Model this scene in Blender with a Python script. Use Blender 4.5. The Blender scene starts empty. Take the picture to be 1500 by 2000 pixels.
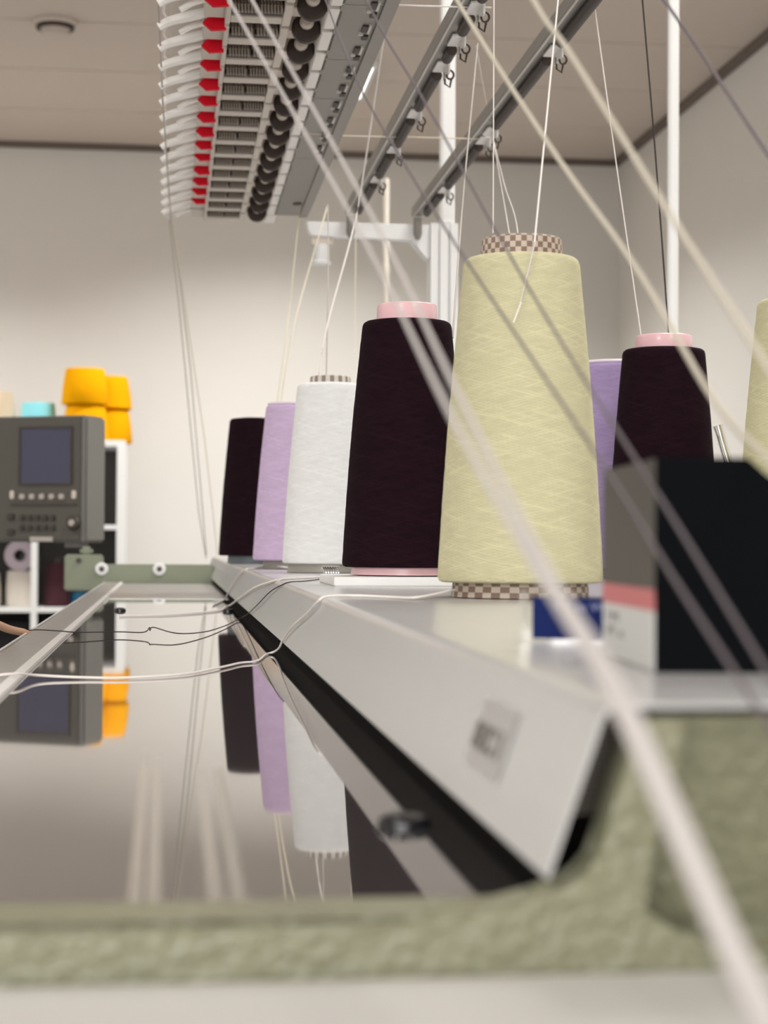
import bpy, bmesh, math, random
from mathutils import Vector, Matrix

# ------------------------------------------------------------------ camera, world, light, exposure
S = bpy.context.scene
COL = S.collection
PI = math.pi
cam_data = bpy.data.cameras.new('camera')
cam = bpy.data.objects.new('camera', cam_data)
COL.objects.link(cam)
S.camera = cam
cam_data.sensor_fit = 'HORIZONTAL'
cam_data.sensor_width = 36.0
cam_data.lens = 84.0
cam_data.clip_start = 0.02
cam_data.dof.use_dof = True
cam_data.dof.focus_distance = 1.62
cam_data.dof.aperture_fstop = 15.5
cam.matrix_world = (Matrix.Translation((0, 0, 1.24)) @ Matrix.Rotation(-math.atan(420 / 3500), 4, 'Z')
                    @ Matrix.Rotation(PI / 2 + math.atan(58.5 / 3500), 4, 'X') @ Matrix.Rotation(0.006, 4, 'Z'))

W = bpy.data.worlds.new('world')
S.world = W
W.use_nodes = True
W.node_tree.nodes['Background'].inputs[0].default_value = (0.9, 0.92, 1.0, 1)
W.node_tree.nodes['Background'].inputs[1].default_value = 0.05

S.view_settings.view_transform = 'Standard'
S.view_settings.look = 'None'
S.view_settings.gamma = 1.0
S.view_settings.use_curve_mapping = False
S.view_settings.exposure = -0.27

FILL_W = 106.0
SPREAD = math.radians(138)

# ------------------------------------------------------------------ materials
MATS = {}


def mat(name, col, rough=0.5, metal=0.0, var=0.0, vscale=40.0, bump=0.0, bscale=200.0, spec=0.5, emit=0.0, trans=0.0, coat=0.0, sheen=0.0, det=3.0):
    if name in MATS:
        return MATS[name]
    m = bpy.data.materials.new(name)
    m.use_nodes = True
    nt = m.node_tree
    N, L = nt.nodes, nt.links
    b = N['Principled BSDF']
    b.inputs['Base Color'].default_value = (*col, 1)
    b.inputs['Roughness'].default_value = rough
    b.inputs['Metallic'].default_value = metal
    b.inputs['Specular IOR Level'].default_value = spec
    b.inputs['Coat Weight'].default_value = coat
    b.inputs['Sheen Weight'].default_value = sheen
    if trans:
        b.inputs['Transmission Weight'].default_value = trans
        b.inputs['IOR'].default_value = 1.46
    if emit:
        b.inputs['Emission Color'].default_value = (*col, 1)
        b.inputs['Emission Strength'].default_value = emit
    if var or bump:
        tc = N.new('ShaderNodeTexCoord')
    if var:
        n = N.new('ShaderNodeTexNoise')
        n.inputs['Scale'].default_value = vscale
        n.inputs['Detail'].default_value = det
        L.new(tc.outputs['Object'], n.inputs['Vector'])
        mx = N.new('ShaderNodeMix')
        mx.data_type = 'RGBA'
        mx.inputs[6].default_value = (*[c * (1 - var) for c in col], 1)
        mx.inputs[7].default_value = (*[min(1, c * (1 + var)) for c in col], 1)
        L.new(n.outputs['Fac'], mx.inputs[0])
        L.new(mx.outputs[2], b.inputs['Base Color'])
    if bump:
        n2 = N.new('ShaderNodeTexNoise')
        n2.inputs['Scale'].default_value = bscale
        n2.inputs['Detail'].default_value = 2.0
        L.new(tc.outputs['Object'], n2.inputs['Vector'])
        bp = N.new('ShaderNodeBump')
        bp.inputs['Strength'].default_value = bump
        bp.inputs['Distance'].default_value = 0.002
        L.new(n2.outputs['Fac'], bp.inputs['Height'])
        L.new(bp.outputs['Normal'], b.inputs['Normal'])
    MATS[name] = m
    return m


def yarn_mat(name, col, fuzz=0.25, amp=0.16, pitch=0.0019, turns=44, spec=0.2):
    """Cross-wound yarn: two families of helical strands, as colour grain and fine relief."""
    m = bpy.data.materials.new(name)
    m.use_nodes = True
    nt = m.node_tree
    N, L = nt.nodes, nt.links
    b = N['Principled BSDF']
    b.inputs['Roughness'].default_value = 0.85
    b.inputs['Specular IOR Level'].default_value = spec
    b.inputs['Sheen Weight'].default_value = fuzz
    b.inputs['Sheen Roughness'].default_value = 0.5
    b.inputs['Sheen Tint'].default_value = (*[min(1, c * 1.5 + 0.05) for c in col], 1)
    tc = N.new('ShaderNodeTexCoord')
    sp = N.new('ShaderNodeSeparateXYZ')
    L.new(tc.outputs['Object'], sp.inputs[0])

    def M(op, a, bb=None, c=None):
        n = N.new('ShaderNodeMath')
        n.operation = op
        for i, v in enumerate((a, bb, c)):
            if v is None:
                continue
            if isinstance(v, (int, float)):
                n.inputs[i].default_value = v
            else:
                L.new(v, n.inputs[i])
        return n.outputs[0]
    th = M('ARCTAN2', sp.outputs[1], sp.outputs[0])
    nz = N.new('ShaderNodeTexNoise')
    nz.inputs['Scale'].default_value = 28.0
    nz.inputs['Detail'].default_value = 3.0
    L.new(tc.outputs['Object'], nz.inputs['Vector'])
    zz = M('MULTIPLY_ADD', nz.outputs['Fac'], 0.0038, sp.outputs[2])
    k = 2 * PI / pitch
    ta = M('MULTIPLY', th, float(turns))
    w1 = M('SINE', M('ADD', M('MULTIPLY', zz, k), ta))
    w2 = M('SINE', M('SUBTRACT', M('MULTIPLY', zz, k * 0.93), ta))

    def patch(scale, lo, gain, off):
        # where one family of strands lies on top
        n3 = N.new('ShaderNodeTexNoise')
        n3.inputs['Scale'].default_value = scale
        mp = N.new('ShaderNodeMapping')
        mp.inputs['Location'].default_value = (off, off, off)
        mp.inputs['Scale'].default_value = (1, 1, 3.0)
        L.new(tc.outputs['Object'], mp.inputs['Vector'])
        L.new(mp.outputs['Vector'], n3.inputs['Vector'])
        fc = N.new('ShaderNodeClamp')
        L.new(M('MULTIPLY', M('SUBTRACT', n3.outputs['Fac'], lo), gain), fc.inputs[0])
        return fc.outputs[0]
    a1 = M('MULTIPLY', M('MULTIPLY_ADD', w1, 0.5, 0.5), patch(70.0, 0.38, 5.0, 0.0))
    a2 = M('MULTIPLY', M('MULTIPLY_ADD', w2, 0.5, 0.5), patch(70.0, 0.38, 5.0, 3.7))
    fine = N.new('ShaderNodeTexNoise')
    fine.inputs['Scale'].default_value = 1100.0
    L.new(tc.outputs['Object'], fine.inputs['Vector'])
    # a few single strands that stand out, at a coarser pitch
    l1 = M('POWER', M('MULTIPLY_ADD', M('SINE', M('ADD', M('MULTIPLY', zz, k * 0.17), M('MULTIPLY', th, 7.0))), 0.5, 0.5), 14.0)
    l2 = M('POWER', M('MULTIPLY_ADD', M('SINE', M('SUBTRACT', M('MULTIPLY', zz, k * 0.21), M('MULTIPLY', th, 9.0))), 0.5, 0.5), 14.0)
    l3 = M('POWER', M('MULTIPLY_ADD', M('SINE', M('ADD', M('MULTIPLY', zz, k * 0.31), M('MULTIPLY', th, 15.0))), 0.5, 0.5), 10.0)
    l4 = M('POWER', M('MULTIPLY_ADD', M('SINE', M('SUBTRACT', M('MULTIPLY', zz, k * 0.27), M('MULTIPLY', th, 14.0))), 0.5, 0.5), 10.0)
    ll = M('MULTIPLY', M('MAXIMUM', M('MAXIMUM', l1, l2), M('MULTIPLY', M('MAXIMUM', l3, l4), 0.7)), M('MULTIPLY', patch(38.0, 0.36, 4.0, 9.1), 0.75))
    h = M('ADD', M('MULTIPLY_ADD', fine.outputs['Fac'], 0.6, M('MULTIPLY', M('MAXIMUM', a1, a2), 0.65)), ll)
    cr = N.new('ShaderNodeMapRange')
    cr.inputs[1].default_value = 0.2
    cr.inputs[2].default_value = 1.6
    L.new(h, cr.inputs[0])
    mx = N.new('ShaderNodeMix')
    mx.data_type = 'RGBA'
    mx.inputs[6].default_value = (*[c * (1 - amp) for c in col], 1)
    mx.inputs[7].default_value = (*[min(1, c * (1 + amp * 0.6)) for c in col], 1)
    L.new(cr.outputs[0], mx.inputs[0])
    L.new(mx.outputs[2], b.inputs['Base Color'])
    bp = N.new('ShaderNodeBump')
    bp.inputs['Strength'].default_value = 0.35
    bp.inputs['Distance'].default_value = 0.0006
    L.new(h, bp.inputs['Height'])
    L.new(bp.outputs['Normal'], b.inputs['Normal'])
    return m


def checker_mat(name, c1, c2, n_round, row):
    m = bpy.data.materials.new(name)
    m.use_nodes = True
    nt = m.node_tree
    N, L = nt.nodes, nt.links
    b = N['Principled BSDF']
    b.inputs['Roughness'].default_value = 0.6
    tc = N.new('ShaderNodeTexCoord')
    sp = N.new('ShaderNodeSeparateXYZ')
    L.new(tc.outputs['Object'], sp.inputs[0])

    def M(op, a, bb=None):
        n = N.new('ShaderNodeMath')
        n.operation = op
        for i, v in enumerate((a, bb)):
            if v is None:
                continue
            if isinstance(v, (int, float)):
                n.inputs[i].default_value = v
            else:
                L.new(v, n.inputs[i])
        return n.outputs[0]
    th = M('ARCTAN2', sp.outputs[1], sp.outputs[0])
    a = M('FLOOR', M('MULTIPLY', th, n_round / PI / 2))
    if row > 0:
        a = M('ADD', a, M('FLOOR', M('DIVIDE', sp.outputs[2], row)))
    r = M('FLOORED_MODULO', a, 2.0)
    mx = N.new('ShaderNodeMix')
    mx.data_type = 'RGBA'
    mx.inputs[6].default_value = (*c1, 1)
    mx.inputs[7].default_value = (*c2, 1)
    L.new(r, mx.inputs[0])
    L.new(mx.outputs[2], b.inputs['Base Color'])
    return m


wall_m = mat('wall_paint', (0.80, 0.775, 0.735), 0.85, var=0.02, vscale=3.0, bump=0.05, bscale=90, spec=0.2)
ceil_m = mat('ceiling_panel_paint', (0.66, 0.58, 0.515), 0.9, var=0.03, vscale=30, spec=0.1)
trim_m = mat('dark_trim', (0.16, 0.13, 0.11), 0.7)
floor_m = mat('floor_vinyl', (0.19, 0.185, 0.18), 0.5, var=0.08, vscale=6)
mirror_m = mat('polished_steel', (0.37, 0.345, 0.335), 0.025, 0.9, var=0.03, vscale=14, bump=0.004, bscale=5)
shelf_m = mat('pale_enamel', (0.49, 0.485, 0.48), 0.24, var=0.03, vscale=9, bump=0.01, bscale=30, spec=0.5)
alu_m = mat('dull_aluminium', (0.50, 0.49, 0.47), 0.38, 0.65, var=0.08, vscale=80)
bright_m = mat('bright_aluminium', (0.78, 0.76, 0.74), 0.4, 0.2)
black_m = mat('black_gap', (0.004, 0.0035, 0.003), 0.8, spec=0.03)
blackpl_m = mat('black_plastic', (0.018, 0.018, 0.020), 0.35)
gloss_black = mat('glossy_black_button', (0.012, 0.012, 0.014), 0.12)
green_m = mat('hammered_green', (0.205, 0.202, 0.13), 0.30, var=0.14, vscale=170, bump=0.9, bscale=260, det=2)
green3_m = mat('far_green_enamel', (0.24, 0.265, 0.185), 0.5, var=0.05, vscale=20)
bench_m = mat('bench_laminate', (0.44, 0.425, 0.405), 0.45, var=0.03, vscale=12)
white_m = mat('white_paint', (0.82, 0.82, 0.81), 0.4)
whitepl_m = mat('white_plastic', (0.88, 0.85, 0.81), 0.35)
beigepl_m = mat('beige_plastic', (0.66, 0.59, 0.52), 0.45)
red_m = mat('red_plastic', (0.72, 0.004, 0.020), 0.5, spec=0.15)
spring_m = mat('spring_steel', (0.27, 0.23, 0.19), 0.4, 0.5)
dark_m = mat('dark_brown_plastic', (0.050, 0.036, 0.030), 0.5, spec=0.25)
rail_m = mat('grey_rail', (0.25, 0.235, 0.21), 0.45, 0.2)
railhi_m = mat('rail_edge', (0.55, 0.52, 0.48), 0.4)
plate_m = mat('grey_steel_plate', (0.265, 0.245, 0.22), 0.45, 0.2, var=0.06, vscale=60)
chrome_m = mat('chrome', (0.85, 0.85, 0.85), 0.08, 1.0)
clear_m = mat('clear_acrylic', (0.95, 0.96, 0.95), 0.03, trans=1.0)
panel_m = mat('panel_grey', (0.088, 0.081, 0.068), 0.5, var=0.04, vscale=30)
panel_side_m = mat('panel_grey_side', (0.19, 0.185, 0.17), 0.5)
screen_m = mat('blue_screen', (0.066, 0.066, 0.115), 0.25)
key_m = mat('dark_key', (0.055, 0.045, 0.037), 0.5)
keylight_m = mat('pale_key', (0.46, 0.42, 0.38), 0.5)
box_m = mat('black_carton', (0.0040, 0.0045, 0.0055), 0.9, spec=0.03)
boxside_m = mat('grey_carton_side', (0.095, 0.086, 0.072), 0.6, spec=0.25)
boxred_m = mat('red_label_band', (0.56, 0.15, 0.155), 0.5)
boxwhite_m = mat('white_label', (0.60, 0.60, 0.58), 0.5)
ink_m = mat('grey_ink', (0.20, 0.20, 0.20), 0.6)
badge_m = mat('badge_silver', (0.40, 0.385, 0.375), 0.35)
badgeink_m = mat('badge_ink', (0.12, 0.11, 0.10), 0.5)
blue_m = mat('blue_card', (0.006, 0.015, 0.090), 0.6, spec=0.1)
paleink_m = mat('pale_ink', (0.22, 0.24, 0.42), 0.5)
paper_m = mat('white_paper', (0.82, 0.81, 0.84), 0.6)
pink_m = mat('pink_plastic', (0.80, 0.50, 0.53), 0.3, coat=0.2)
palecore_m = mat('pale_core', (0.78, 0.70, 0.74), 0.4)
greycore_m = mat('grey_core', (0.34, 0.32, 0.28), 0.5)
bluecore_m = mat('bluegrey_core', (0.14, 0.16, 0.18), 0.5)
checker_m = checker_mat('brown_checker', (0.20, 0.13, 0.095), (0.50, 0.42, 0.345), 46, 0.0042)
stripe_m = checker_mat('brown_stripe', (0.24, 0.20, 0.165), (0.62, 0.57, 0.51), 30, 0)
cream_y = yarn_mat('cream_yarn', (0.565, 0.53, 0.34))
plum_y = yarn_mat('plum_yarn', (0.0150, 0.0055, 0.0090), fuzz=0.02, amp=0.4, spec=0.06)
lilac_y = yarn_mat('lilac_yarn', (0.64, 0.49, 0.70))
lilac2_y = yarn_mat('violet_yarn', (0.40, 0.30, 0.52))
white_y = yarn_mat('white_yarn', (0.86, 0.87, 0.86), amp=0.10)
amber_y = mat('amber_yarn', (0.78, 0.35, 0.002), 0.9, var=0.06, vscale=60, spec=0.05)
teal_y = mat('turquoise_yarn', (0.22, 0.60, 0.66), 0.8)
sand_y = mat('sand_yarn', (0.62, 0.50, 0.36), 0.85)
palelilac_y = mat('pale_lilac_yarn', (0.52, 0.44, 0.50), 0.85)
ecru_y = mat('ecru_yarn', (0.70, 0.64, 0.57), 0.85)
wine_y = mat('burgundy_yarn', (0.055, 0.010, 0.018), 0.85)
petrol_y = mat('blue_yarn', (0.025, 0.16, 0.30), 0.85)
strand_white = mat('pale_strand', (0.46, 0.43, 0.415), 0.9, spec=0.1)
strand_cream = mat('cream_strand', (0.50, 0.46, 0.38), 0.9, spec=0.1)
thread_white = mat('white_thread', (0.85, 0.80, 0.76), 0.8)
thread_cream = mat('cream_thread', (0.72, 0.66, 0.52), 0.8)
thread_grey = mat('mauve_thread', (0.11, 0.09, 0.10), 0.8)
thread_dark = mat('dark_thread', (0.035, 0.025, 0.025), 0.8)
thread_tan = mat('drab_thread', (0.50, 0.46, 0.42), 0.8)
wood_m = mat('peach_wood', (0.72, 0.42, 0.26), 0.55)
shelfdark_m = mat('shelf_back', (0.085, 0.078, 0.072), 0.8)
blackcloth_m = mat('black_fabric', (0.010, 0.009, 0.010), 0.95)
lampglow_m = mat('lamp_diffuser', (1.0, 0.97, 0.92), 0.5, emit=2.2)


# ------------------------------------------------------------------ mesh helper
class MB:
    def __init__(self, o=(0, 0, 0)):
        self.bm = bmesh.new()
        self.o = Vector(o)

    def vv(self, p):
        return self.bm.verts.new(Vector(p) - self.o)

    def box(self, x0, x1, y0, y1, z0, z1, M=None):
        P = [Vector((x, y, z)) for x in (x0, x1) for y in (y0, y1) for z in (z0, z1)]
        if M:
            P = [M @ p for p in P]
        v = [self.vv(p) for p in P]
        for f in ((0, 1, 3, 2), (4, 6, 7, 5), (0, 4, 5, 1), (2, 3, 7, 6), (0, 2, 6, 4), (1, 5, 7, 3)):
            self.bm.faces.new([v[i] for i in f])
        return self

    def prism(self, poly, axis, a, b):
        """polygon in the plane normal to axis, extruded from a to b"""
        def mk(p, t):
            u, w = p
            return {'x': (t, u, w), 'y': (u, t, w), 'z': (u, w, t)}[axis]
        A = [self.vv(mk(p, a)) for p in poly]
        B = [self.vv(mk(p, b)) for p in poly]
        n = len(poly)
        self.bm.faces.new(A)
        self.bm.faces.new(B[::-1])
        for i in range(n):
            j = (i + 1) % n
            self.bm.faces.new((A[j], A[i], B[i], B[j]))
        return self

    def lathe(self, prof, seg=48, c=(0, 0, 0), M=None, jit=0.0, rnd=None, cap=True):
        """profile [(r, z)...] turned about z through c (or placed by M)"""
        rows = []
        for r, z in prof:
            row = []
            for i in range(seg):
                a = 2 * PI * i / seg
                rr = r + (rnd.uniform(-jit, jit) if jit and r > 0.002 else 0)
                p = Vector((rr * math.cos(a), rr * math.sin(a), z))
                p = M @ p if M else p + Vector(c)
                row.append(self.vv(p))
            rows.append(row)
        for a, b in zip(rows, rows[1:]):
            for i in range(seg):
                j = (i + 1) % seg
                self.bm.faces.new((a[i], a[j], b[j], b[i]))
        if cap and prof[0] != prof[-1]:
            if prof[0][0] > 1e-6:
                self.bm.faces.new(rows[0][::-1])
            if prof[-1][0] > 1e-6:
                self.bm.faces.new(rows[-1])
        return self

    def tube(self, pts, r, seg=8, caps=True):
        pts = [Vector(p) for p in pts]
        rs = r if isinstance(r, (list, tuple)) else [r] * len(pts)
        up = Vector((0.13, 0.31, 0.94))
        rings = []
        for i, p in enumerate(pts):
            t = (pts[min(i + 1, len(pts) - 1)] - pts[max(i - 1, 0)]).normalized()
            a = t.cross(up)
            if a.length < 0.1:
                a = t.cross(Vector((1, 0, 0)))
            a.normalize()
            b = t.cross(a)
            rings.append([self.vv(p + (a * math.cos(2 * PI * k / seg) + b * math.sin(2 * PI * k / seg)) * rs[i]) for k in range(seg)])
        for A, B in zip(rings, rings[1:]):
            for k in range(seg):
                j = (k + 1) % seg
                self.bm.faces.new((A[k], A[j], B[j], B[k]))
        if caps:
            self.bm.faces.new(rings[0][::-1])
            self.bm.faces.new(rings[-1])
        return self

    def build(self, name, m, parent=None, smooth=False, bevel=0.0, seg=2):
        if bevel:
            bmesh.ops.bevel(self.bm, geom=list(self.bm.edges), offset=bevel, segments=seg, affect='EDGES', clamp_overlap=True)
        bmesh.ops.remove_doubles(self.bm, verts=self.bm.verts, dist=1e-6)
        bmesh.ops.recalc_face_normals(self.bm, faces=self.bm.faces)
        me = bpy.data.meshes.new(name)
        self.bm.to_mesh(me)
        self.bm.free()
        if smooth:
            for p in me.polygons:
                p.use_smooth = True
            try:
                me.set_sharp_from_angle(angle=math.radians(40))
            except Exception:
                pass
        me.materials.append(m)
        o = bpy.data.objects.new(name, me)
        COL.objects.link(o)
        if parent is not None:
            o.parent = parent
        else:
            o.location = self.o
        return o


def spline(pts, n=8):
    """Catmull-Rom through the points"""
    P = [Vector(p) for p in pts]
    if len(P) < 3:
        return [P[0].lerp(P[-1], i / 6) for i in range(7)]
    Q = [P[0] * 2 - P[1]] + P + [P[-1] * 2 - P[-2]]
    out = []
    for i in range(1, len(Q) - 2):
        a, b, c, d = Q[i - 1:i + 3]
        for k in range(n):
            t = k / n
            out.append(0.5 * ((2 * b) + (c - a) * t + (2 * a - 5 * b + 4 * c - d) * t * t + (3 * b - a - 3 * c + d) * t ** 3))
    out.append(P[-1])
    return out


def tag(o, label=None, cat=None, group=None, kind=None):
    if label:
        o['label'] = label
    if cat:
        o['category'] = cat
    if group:
        o['group'] = group
    if kind:
        o['kind'] = kind
    return o


def thing(name, loc, label, cat, group=None):
    o = bpy.data.objects.new(name, None)
    o.empty_display_size = 0.05
    COL.objects.link(o)
    o.location = loc
    return tag(o, label, cat, group)


def text_mesh(name, body, m, parent, M, size, depth=0.0002, fit=None, bold=0.0):
    cu = bpy.data.curves.new(name, 'FONT')
    cu.body = body
    cu.size = size
    cu.extrude = depth
    cu.offset = bold
    cu.align_x = 'CENTER'
    cu.align_y = 'CENTER'
    tmp = bpy.data.objects.new(name + '_tmp', cu)
    COL.objects.link(tmp)
    dg = bpy.context.evaluated_depsgraph_get()
    me = bpy.data.meshes.new_from_object(tmp.evaluated_get(dg))
    bpy.data.objects.remove(tmp)
    bpy.data.curves.remove(cu)
    if fit:
        xs = [v.co.x for v in me.vertices]
        ys = [v.co.y for v in me.vertices]
        w, h = max(xs) - min(xs), max(ys) - min(ys)
        me.transform(Matrix.Diagonal((fit[0] / w, fit[1] / h, 1, 1)) @ Matrix.Translation((-(max(xs) + min(xs)) / 2, -(max(ys) + min(ys)) / 2, 0)))
    me.transform(M)
    me.materials.clear()
    me.materials.append(m)
    o = bpy.data.objects.new(name, me)
    COL.objects.link(o)
    o.parent = parent
    return o


# ------------------------------------------------------------------ the room
X0, X1, Y0, Y1, ZC = -4.2, 3.0, -3.0, 11.8, 3.82


def struct(name, mb, m, **k):
    return tag(mb.build(name, m, **k), kind='structure')


struct('floor', MB().box(X0 - .1, X1 + .1, Y0 - .1, Y1 + .1, -0.1, 0), floor_m)
struct('wall_back', MB().box(X0 - .1, X1 + .1, Y1, Y1 + .1, 0, ZC + .1), wall_m)
struct('wall_right', MB().box(X1, X1 + .1, Y0, Y1, 0, ZC + .1), wall_m)
struct('wall_left', MB().box(X0 - .1, X0, Y0, Y1, 0, ZC + .1), wall_m)
struct('wall_front', MB().box(X0 - .1, X1 + .1, Y0 - .1, Y0, 0, ZC + .1), wall_m)
ceiling = struct('ceiling', MB().box(X0, X1, Y0, Y1, ZC + .012, ZC + .1), trim_m)
PW = 0.935
y, k = Y1, 0
proto_panel = None
while y > Y0 + 0.2:
    ya = max(Y0, y - PW)
    o = MB().box(X0 + .005, X1 - .005, ya + .007, y - .007, ZC, ZC + .012).build('ceiling_panel', ceil_m, ceiling, bevel=0.002, seg=1)
    y -= PW
struct('trim_1', MB().box(X0, X1, Y1 - .05, Y1, ZC - .035, ZC), trim_m)
struct('trim_2', MB().box(X1 - .05, X1, Y0, Y1 - .05, ZC - .035, ZC), trim_m)
struct('baseboard_back', MB().box(X0, X1, Y1 - .015, Y1, 0, .1), trim_m)
struct('baseboard_right', MB().box(X1 - .015, X1, Y0, Y1 - .015, 0, .1), trim_m)

# ceiling luminaires: recessed boxes with a louvre that cuts the beam off
LP = [(0.72, 9.88, 'ceiling light half hidden above the far end of the tension rail', 100),
      (-2.6, 9.88, '', 105), (-2.5, 7.2, '', 36), (2.0, 6.9, '', 36), (-2.6, 3.6, '', 56), (1.8, 3.6, '', 56),  # far left lamp is added, unseen, to brighten the back wall
      (0.95, 2.3, '', 30), (-1.6, -0.9, '', 46), (1.5, -0.9, '', 40)]  # these are added, unseen, to light the shelf top and cone fronts
for i, (x, y, lab, lamp_w) in enumerate(LP):
    t = thing('ceiling_light', (x, y, ZC - 0.03), lab or 'unseen ceiling light with a square louvre, outside the picture', 'ceiling light', 'ceiling luminaires')
    fm = MB()
    for a in ((-.375, .375, -.365, -.34), (-.375, .375, .34, .365), (-.375, -.35, -.34, .34), (.35, .375, -.34, .34)):
        fm.box(a[0], a[1], a[2], a[3], 0, .03)
    fm.build('frame', white_m, t)
    MB().box(-.35, .35, -.34, .34, .022, .03).build('diffuser', lampglow_m, t)
    li = bpy.data.lights.new('lamp_light', 'AREA')
    li.shape = 'RECTANGLE'
    li.size, li.size_y = 0.68, 0.66
    li.energy = lamp_w
    li.spread = SPREAD
    li.color = (1.0, 0.98, 0.95)
    lo = bpy.data.objects.new('lamp_light', li)
    COL.objects.link(lo)
    lo.location = (0, 0, 0.018)
    lo.parent = t

# added fill behind the camera, shaped as a window, brightens cone fronts
fill_win = struct('fill_window_1', MB((-1.2, Y0 + .05, 2.0)).box(-2.9, .5, Y0, Y0 + .012, 1.15, 2.85), lampglow_m)
for a in ((-2.95, -2.88, 1.1, 2.9), (.48, .55, 1.1, 2.9), (-1.23, -1.17, 1.17, 2.83), (-2.88, .48, 1.1, 1.17), (-2.88, .48, 2.83, 2.9)):
    MB((-1.2, Y0 + .05, 2.0)).box(a[0], a[1], Y0, Y0 + .05, a[2], a[3]).build('fill_window_frame', white_m, fill_win)
li = bpy.data.lights.new('fill_light', 'AREA')
li.shape = 'RECTANGLE'
li.size, li.size_y = 3.3, 1.6
li.energy = FILL_W
li.color = (0.97, 0.985, 1.0)
lo = bpy.data.objects.new('fill_light', li)
COL.objects.link(lo)
lo.location = (0, .03, 0)
lo.rotation_euler = (PI / 2, 0, 0)
lo.parent = fill_win

t = thing('smoke_detector', (-0.58, 9.0, ZC), 'round smoke detector on the ceiling', 'smoke detector')
MB().lathe([(0, 0), (.105, 0), (.11, -.012), (.10, -.026), (.0, -.026)], 32).build('base', ceil_m, t, smooth=True)
MB().lathe([(0, -.024), (.094, -.026), (.094, -.042), (0, -.042)], 32).build('sensor_gap', dark_m, t, smooth=True)
MB().lathe([(0, -.040), (.072, -.042), (.068, -.075), (.05, -.085), (0, -.085)], 32).build('sensor_cap', ceil_m, t, smooth=True)

# ------------------------------------------------------------------ the knitting machine
ZS, ZT, ZB = 1.20, 1.145, 1.135      # shelf top, polished tray, bench
mach = thing('knitting_machine', (0.1, 2.3, 0), 'long flat knitting machine with polished tray, pale shelf and green hammered end frame', 'knitting machine')
mo = (0.1, 2.3, 0)
# polished tray
MB(mo).box(-.100, .112, .470, 3.985, ZT - .02, ZT).build('polished_tray', mirror_m, mach)
MB(mo).box(-.0985, .0972, 2.93, 3.985, ZT - .001, ZT + .0006).build('far_tray_plate', alu_m, mach)
# pale shelf: sloping front, crest, level top
prof = [(.0934, 1.157), (.0942, 1.156), (.1075, 1.1955), (.1105, 1.1985), (1.15, 1.1985), (1.15, 1.20), (.1135, 1.20), (.1100, 1.1993), (.1068, 1.1965)]
m_ = MB(mo)
m_.prism([(.0934, 1.1570), (.1066, 1.1958), (.1078, 1.1985), (.1100, 1.2000), (.1135, 1.2003), (.1160, 1.2000), (1.15, 1.2000), (1.15, 1.1988), (.1165, 1.1988), (.1092, 1.1980), (.1078, 1.1962), (.0941, 1.1569)], 'y', .4365, 4.45)
m_.build('shelf_cover', shelf_m, mach, smooth=True)
# dark body under the shelf
MB(mo).prism([(.0978, 1.120), (.0978, 1.1590), (.1105, 1.1950), (.20, 1.1980), (.20, 1.120)], 'y', .462, 4.42).build('dark_plinth', black_m, mach)
# lower cabinet
MB(mo).box(-.17, 1.14, .50, 4.40, .10, 1.124).build('cabinet', panel_side_m, mach, bevel=0.004)
MB(mo).box(-.10, 1.05, .60, 4.30, 0, .10).build('plinth_foot', black_m, mach)
# left rail with its bright lip and rounded outer edge
MB(mo).prism([(-.104, 1.120), (-.104, 1.1485), (-.133, 1.1485), (-.138, 1.1470), (-.142, 1.1430), (-.146, 1.120)], 'y', .470, 3.99).build('front_rail', alu_m, mach, smooth=True, bevel=0.0004, seg=1)
MB(mo).prism([(-.0985, 1.1452), (-.0990, 1.1475), (-.1036, 1.1500), (-.1044, 1.1490), (-.1044, 1.1452)], 'y', .472, 3.985).build('bright_lip', bright_m, mach)
MB(mo).tube([(-.1385, .48, 1.1480), (-.1385, 3.98, 1.1480)], .0011, 8).build('edge_bead', bright_m, mach, smooth=True)
# button-head screws in the tray
for (x, y, r) in ((.0787, .596, .0092), (-.0650, .602, .0085), (-.0640, 2.44, .0075), (.0800, 2.42, .0075)):
    MB(mo).lathe([(0, ZT), (r * .98, ZT), (r, ZT + .0012), (r * .86, ZT + .0034), (r * .45, ZT + .0044), (0, ZT + .0046)], 28, (x, y, 0)).build('tray_screw', gloss_black, mach, smooth=True)

# thin pale streaks laid on the tray, near end
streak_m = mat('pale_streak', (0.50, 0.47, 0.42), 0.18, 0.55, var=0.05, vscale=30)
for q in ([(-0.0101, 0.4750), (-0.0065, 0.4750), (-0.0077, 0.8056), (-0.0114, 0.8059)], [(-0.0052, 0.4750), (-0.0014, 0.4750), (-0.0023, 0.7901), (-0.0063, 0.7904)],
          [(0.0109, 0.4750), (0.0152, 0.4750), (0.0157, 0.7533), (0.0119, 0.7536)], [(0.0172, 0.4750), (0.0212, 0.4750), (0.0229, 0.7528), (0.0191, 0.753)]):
    MB(mo).prism(q, 'z', ZT, ZT + .0002).build('pale_strip', streak_m, mach)

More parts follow.
